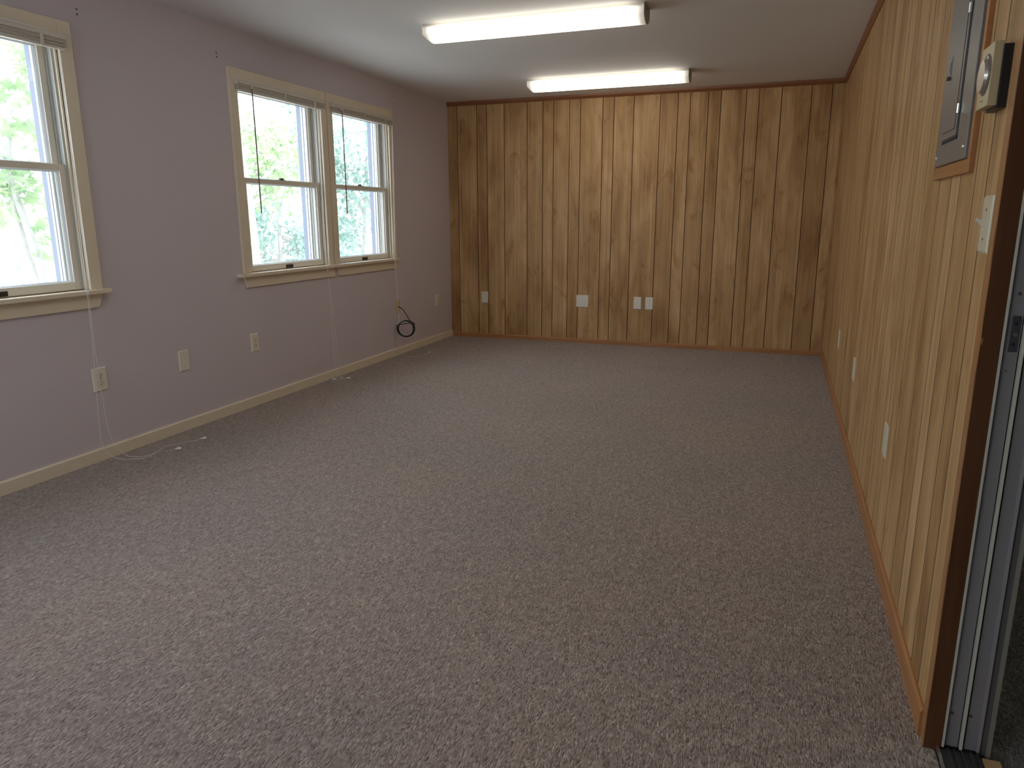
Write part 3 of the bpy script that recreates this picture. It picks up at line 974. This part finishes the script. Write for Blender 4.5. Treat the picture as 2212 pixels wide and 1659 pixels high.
# wooden casing: wavy cut edge where the face turns into the opening
rnd = random.Random(12)
bm = bmesh.new()
zs = [i * 0.04 for i in range(int(2.08 / 0.04) + 1)]
rows = []
wob = 0
for z in zs:
    wob = wob * 0.7 + rnd.uniform(-0.0025, 0.0025)
    ye = YJ + wob * (1.6 if z < 1.2 else 0.6)
    rows.append([bm.verts.new(q) for q in ((W, -5.180, z), (W - 0.004, -5.181, z), (W - 0.004, ye, z), (W - 0.0038, ye, z), (W, ye, z))])
for r0, r1 in zip(rows, rows[1:]):
    for i in range(4):
        bm.faces.new((r0[i], r0[i + 1], r1[i + 1], r1[i]))
mb = MB(); mb.bm.free(); mb.bm = bm
mb.build('casing', MT['trim_vert'], door)
MB().box((W - 0.009, -7.36, 2.08), (W, -5.18, 2.15)).build('head_casing', MT['trim_dark'], door)
Yn = YJ - 0.002
def strip(name, x0, x1, depth, material, z0=0.0, z1=2.08):
    return MB().box((x0, -5.188, z0), (x1, YJ + depth, z1)).build(name, MT[material], door)
strip('wood_jamb', W - 0.0036, 3.640, -0.005, 'trim_brown')
strip('channel_edge', 3.640, 3.645, -0.006, 'jamb_light', 0.012)
strip('channel', 3.645, 3.674, 0.004, 'jamb_grey', 0.012)
strip('gasket', 3.674, 3.6765, 0.006, 'gap', 0.012)
strip('channel_rib', 3.6765, 3.682, -0.004, 'jamb_light', 0.012)
strip('gasket', 3.682, 3.687, 0.008, 'gap', 0.012)
strip('channel', 3.687, 3.711, 0.004, 'jamb_grey', 0.012)
strip('channel_lip', 3.711, 3.717, 0.000, 'jamb_lip', 0.012)
strip('outer_jamb', 3.717, 3.731, 0.006, 'jamb_dark')
strip('outer_edge', 3.731, 3.739, 0.000, 'jamb_tan')
# strike plate with its holes and screws
sp = MB().box((3.655, YJ + 0.0035, 0.938), (3.671, YJ + 0.0015, 1.012), 0.0008).build('strike_plate', MT['plate_grey'], door)
for z in (0.996, 0.954):
    MB().cyl((3.663, YJ + 0.0018, z), 1, 0.0033, -0.0010, 12).build('screw_hole', MT['gap'], sp)
MB().cyl((3.664, YJ + 0.0018, 0.974), 1, 0.0045, -0.003, 12).build('screw', MT['chrome'], sp)
for x, z, r in ((3.662, 1.056, 0.0034), (3.658, 0.899, 0.0018), (3.654, 0.098, 0.0036), (3.691, 0.099, 0.0036)):
    MB().cyl((x, YJ + 0.0042, z), 1, r, -0.0014, 12).build('screw', MT['recess'], door)
# sliding track in the floor
m = MB()
m.box((3.634, -7.30, 0.0), (3.718, YJ, 0.006))
for x in (3.652, 3.664, 3.680, 3.697, 3.711):
    m.box((x, -7.30, 0.006), (x + 0.002, YJ - 0.004, 0.013))
tr = m.build('track', MT['track'], door)
MB().box((3.630, -7.30, 0.0), (3.6355, YJ + 0.008, 0.012), 0.001).build('track_edge', MT['chrome'], tr)
MB().box((3.719, -7.30, -0.004), (3.756, YJ - 0.012, 0.010), 0.002).build('threshold', MT['threshold'], door)

# hallway beyond the doorway
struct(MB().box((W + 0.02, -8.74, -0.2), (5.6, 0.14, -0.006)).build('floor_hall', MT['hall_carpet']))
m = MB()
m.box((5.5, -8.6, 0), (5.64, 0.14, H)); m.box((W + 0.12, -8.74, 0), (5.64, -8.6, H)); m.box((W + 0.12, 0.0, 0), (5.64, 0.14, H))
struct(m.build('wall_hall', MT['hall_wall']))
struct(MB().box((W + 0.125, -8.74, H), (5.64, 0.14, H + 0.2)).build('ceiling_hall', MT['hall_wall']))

# ------------------------------------------------------------------ outdoors
GZ = -3.2
g = MB().box((-60, -45, GZ - 0.3), (-0.3, 60, GZ)).build('pale_bounce_ground', MT['bounce_ground'])  # unseen ground, made pale to bounce sunlight up to the ceiling
g['kind'] = 'structure'
LM = [leaf_material('maple_leaf', (0.27, 0.39, 0.22), (0.54, 0.66, 0.39)),  # greens paled to carry overexposure and haze in the leaf colour
      leaf_material('pale_leaf', (0.26, 0.38, 0.30), (0.46, 0.60, 0.48)),
      leaf_material('cool_leaf', (0.22, 0.33, 0.30), (0.40, 0.53, 0.47))]
MAPLE = [(0, -0.5), (0.10, -0.15), (0.42, -0.30), (0.34, -0.02), (0.55, 0.20), (0.22, 0.18), (0, 0.60), (-0.22, 0.18), (-0.55, 0.20), (-0.34, -0.02), (-0.42, -0.30), (-0.10, -0.15)]
OVAL = [(0, -0.5), (0.24, -0.15), (0.22, 0.2), (0, 0.5), (-0.22, 0.2), (-0.24, -0.15)]

def tree(x, y, zc, rx, rz, nleaf, size, shape, lm, label, seed, lean=(0, 0)):
    rnd = random.Random(seed)
    t = thing('leafy_tree', (x, y, GZ), label, 'tree', 'trees outside the windows')
    top = zc + rz * 0.6
    m = MB()
    base = Vector((x, y, GZ))
    tip = Vector((x + lean[0], y + lean[1], top))
    def path(a, b, bend, n=7):
        return [a.lerp(b, i / n) + Vector((bend[0], bend[1], 0)) * math.sin(PI * i / n) for i in range(n + 1)]
    tp = path(base, tip, (rnd.uniform(-.3, .3), rnd.uniform(-.3, .3)))
    m.tube(tp, 0.1, 8, radii=[0.20 - 0.022 * i for i in range(len(tp))])
    blobs = []
    for k in range(13):
        f = rnd.uniform(0.35, 0.98)
        s = base.lerp(tip, f)
        a = rnd.uniform(0, 2 * PI)
        e = Vector((x + lean[0] * .6 + rx * 0.85 * math.cos(a) * rnd.uniform(.5, 1), y + lean[1] * .6 + rx * 0.85 * math.sin(a) * rnd.uniform(.5, 1), zc + rz * rnd.uniform(-0.7, 0.9)))
        bp = path(s, e, (rnd.uniform(-.2, .2), rnd.uniform(-.2, .2)), 5)
        m.tube(bp, 0.05, 6, radii=[0.075 - 0.011 * i for i in range(6)])
        blobs.append((e, rnd.uniform(0.28, 0.46) * rx))
        blobs.append((s.lerp(e, 0.6), rnd.uniform(0.22, 0.36) * rx))
    m.build('trunk', MT['bark'], t)
    verts, faces = [], []
    n = len(shape)
    for i in range(nleaf):
        c, r = blobs[rnd.randrange(len(blobs))]
        d = Vector((rnd.gauss(0, 1), rnd.gauss(0, 1), rnd.gauss(0, 1))).normalized()
        p = c + d * r * (rnd.random() ** 0.45) - base
        q = Matrix.Rotation(rnd.uniform(0, 2 * PI), 3, 'Z') @ Matrix.Rotation(rnd.gauss(0.6, 0.5), 3, 'X') @ Matrix.Rotation(rnd.uniform(-0.6, 0.6), 3, 'Y')
        s = size * rnd.uniform(0.6, 1.25)
        j = len(verts)
        for a, b in shape:
            verts.append(p + q @ Vector((a * s, b * s, -abs(a) * s * 0.25)))
        faces.append(tuple(range(j, j + n)))
    me = bpy.data.meshes.new('foliage')
    me.from_pydata(verts, [], faces)
    me.materials.append(lm)
    o = bpy.data.objects.new('foliage', me)
    COL.objects.link(o)
    o.parent = t
    return t

tree(-5.2, -0.9, 2.0, 2.1, 2.5, 2600, 0.20, MAPLE, LM[0], 'broad-leaved pale green tree with a leaning trunk behind the nearest window', 5, (0.6, 0.9))
tree(-8.2, 6.6, 1.9, 2.6, 3.2, 4200, 0.19, OVAL, LM[0], 'yellow-green tree seen through the nearer of the paired windows', 6)
tree(-8.6, 13.0, 2.2, 2.7, 3.3, 5200, 0.19, OVAL, LM[2], 'bluish green tree filling the window closest to the far wall', 7)
tree(-14.0, 9.6, 1.0, 3.2, 3.2, 4200, 0.24, OVAL, LM[1], 'pale tree farther out behind the yellow-green one', 8)
tree(-13.0, 2.6, 1.4, 3.0, 3.4, 3600, 0.24, OVAL, LM[1], 'pale tree standing well behind the broad-leaved one', 9)
tree(-9.5, -5.4, 1.8, 2.8, 3.2, 3200, 0.22, OVAL, LM[1], 'pale green tree out beyond the photo edge window', 10)
tree(-15.5, 17.5, 1.6, 3.6, 3.8, 4600, 0.28, OVAL, LM[2], 'hazy green tree farthest away past the bluish one', 11)
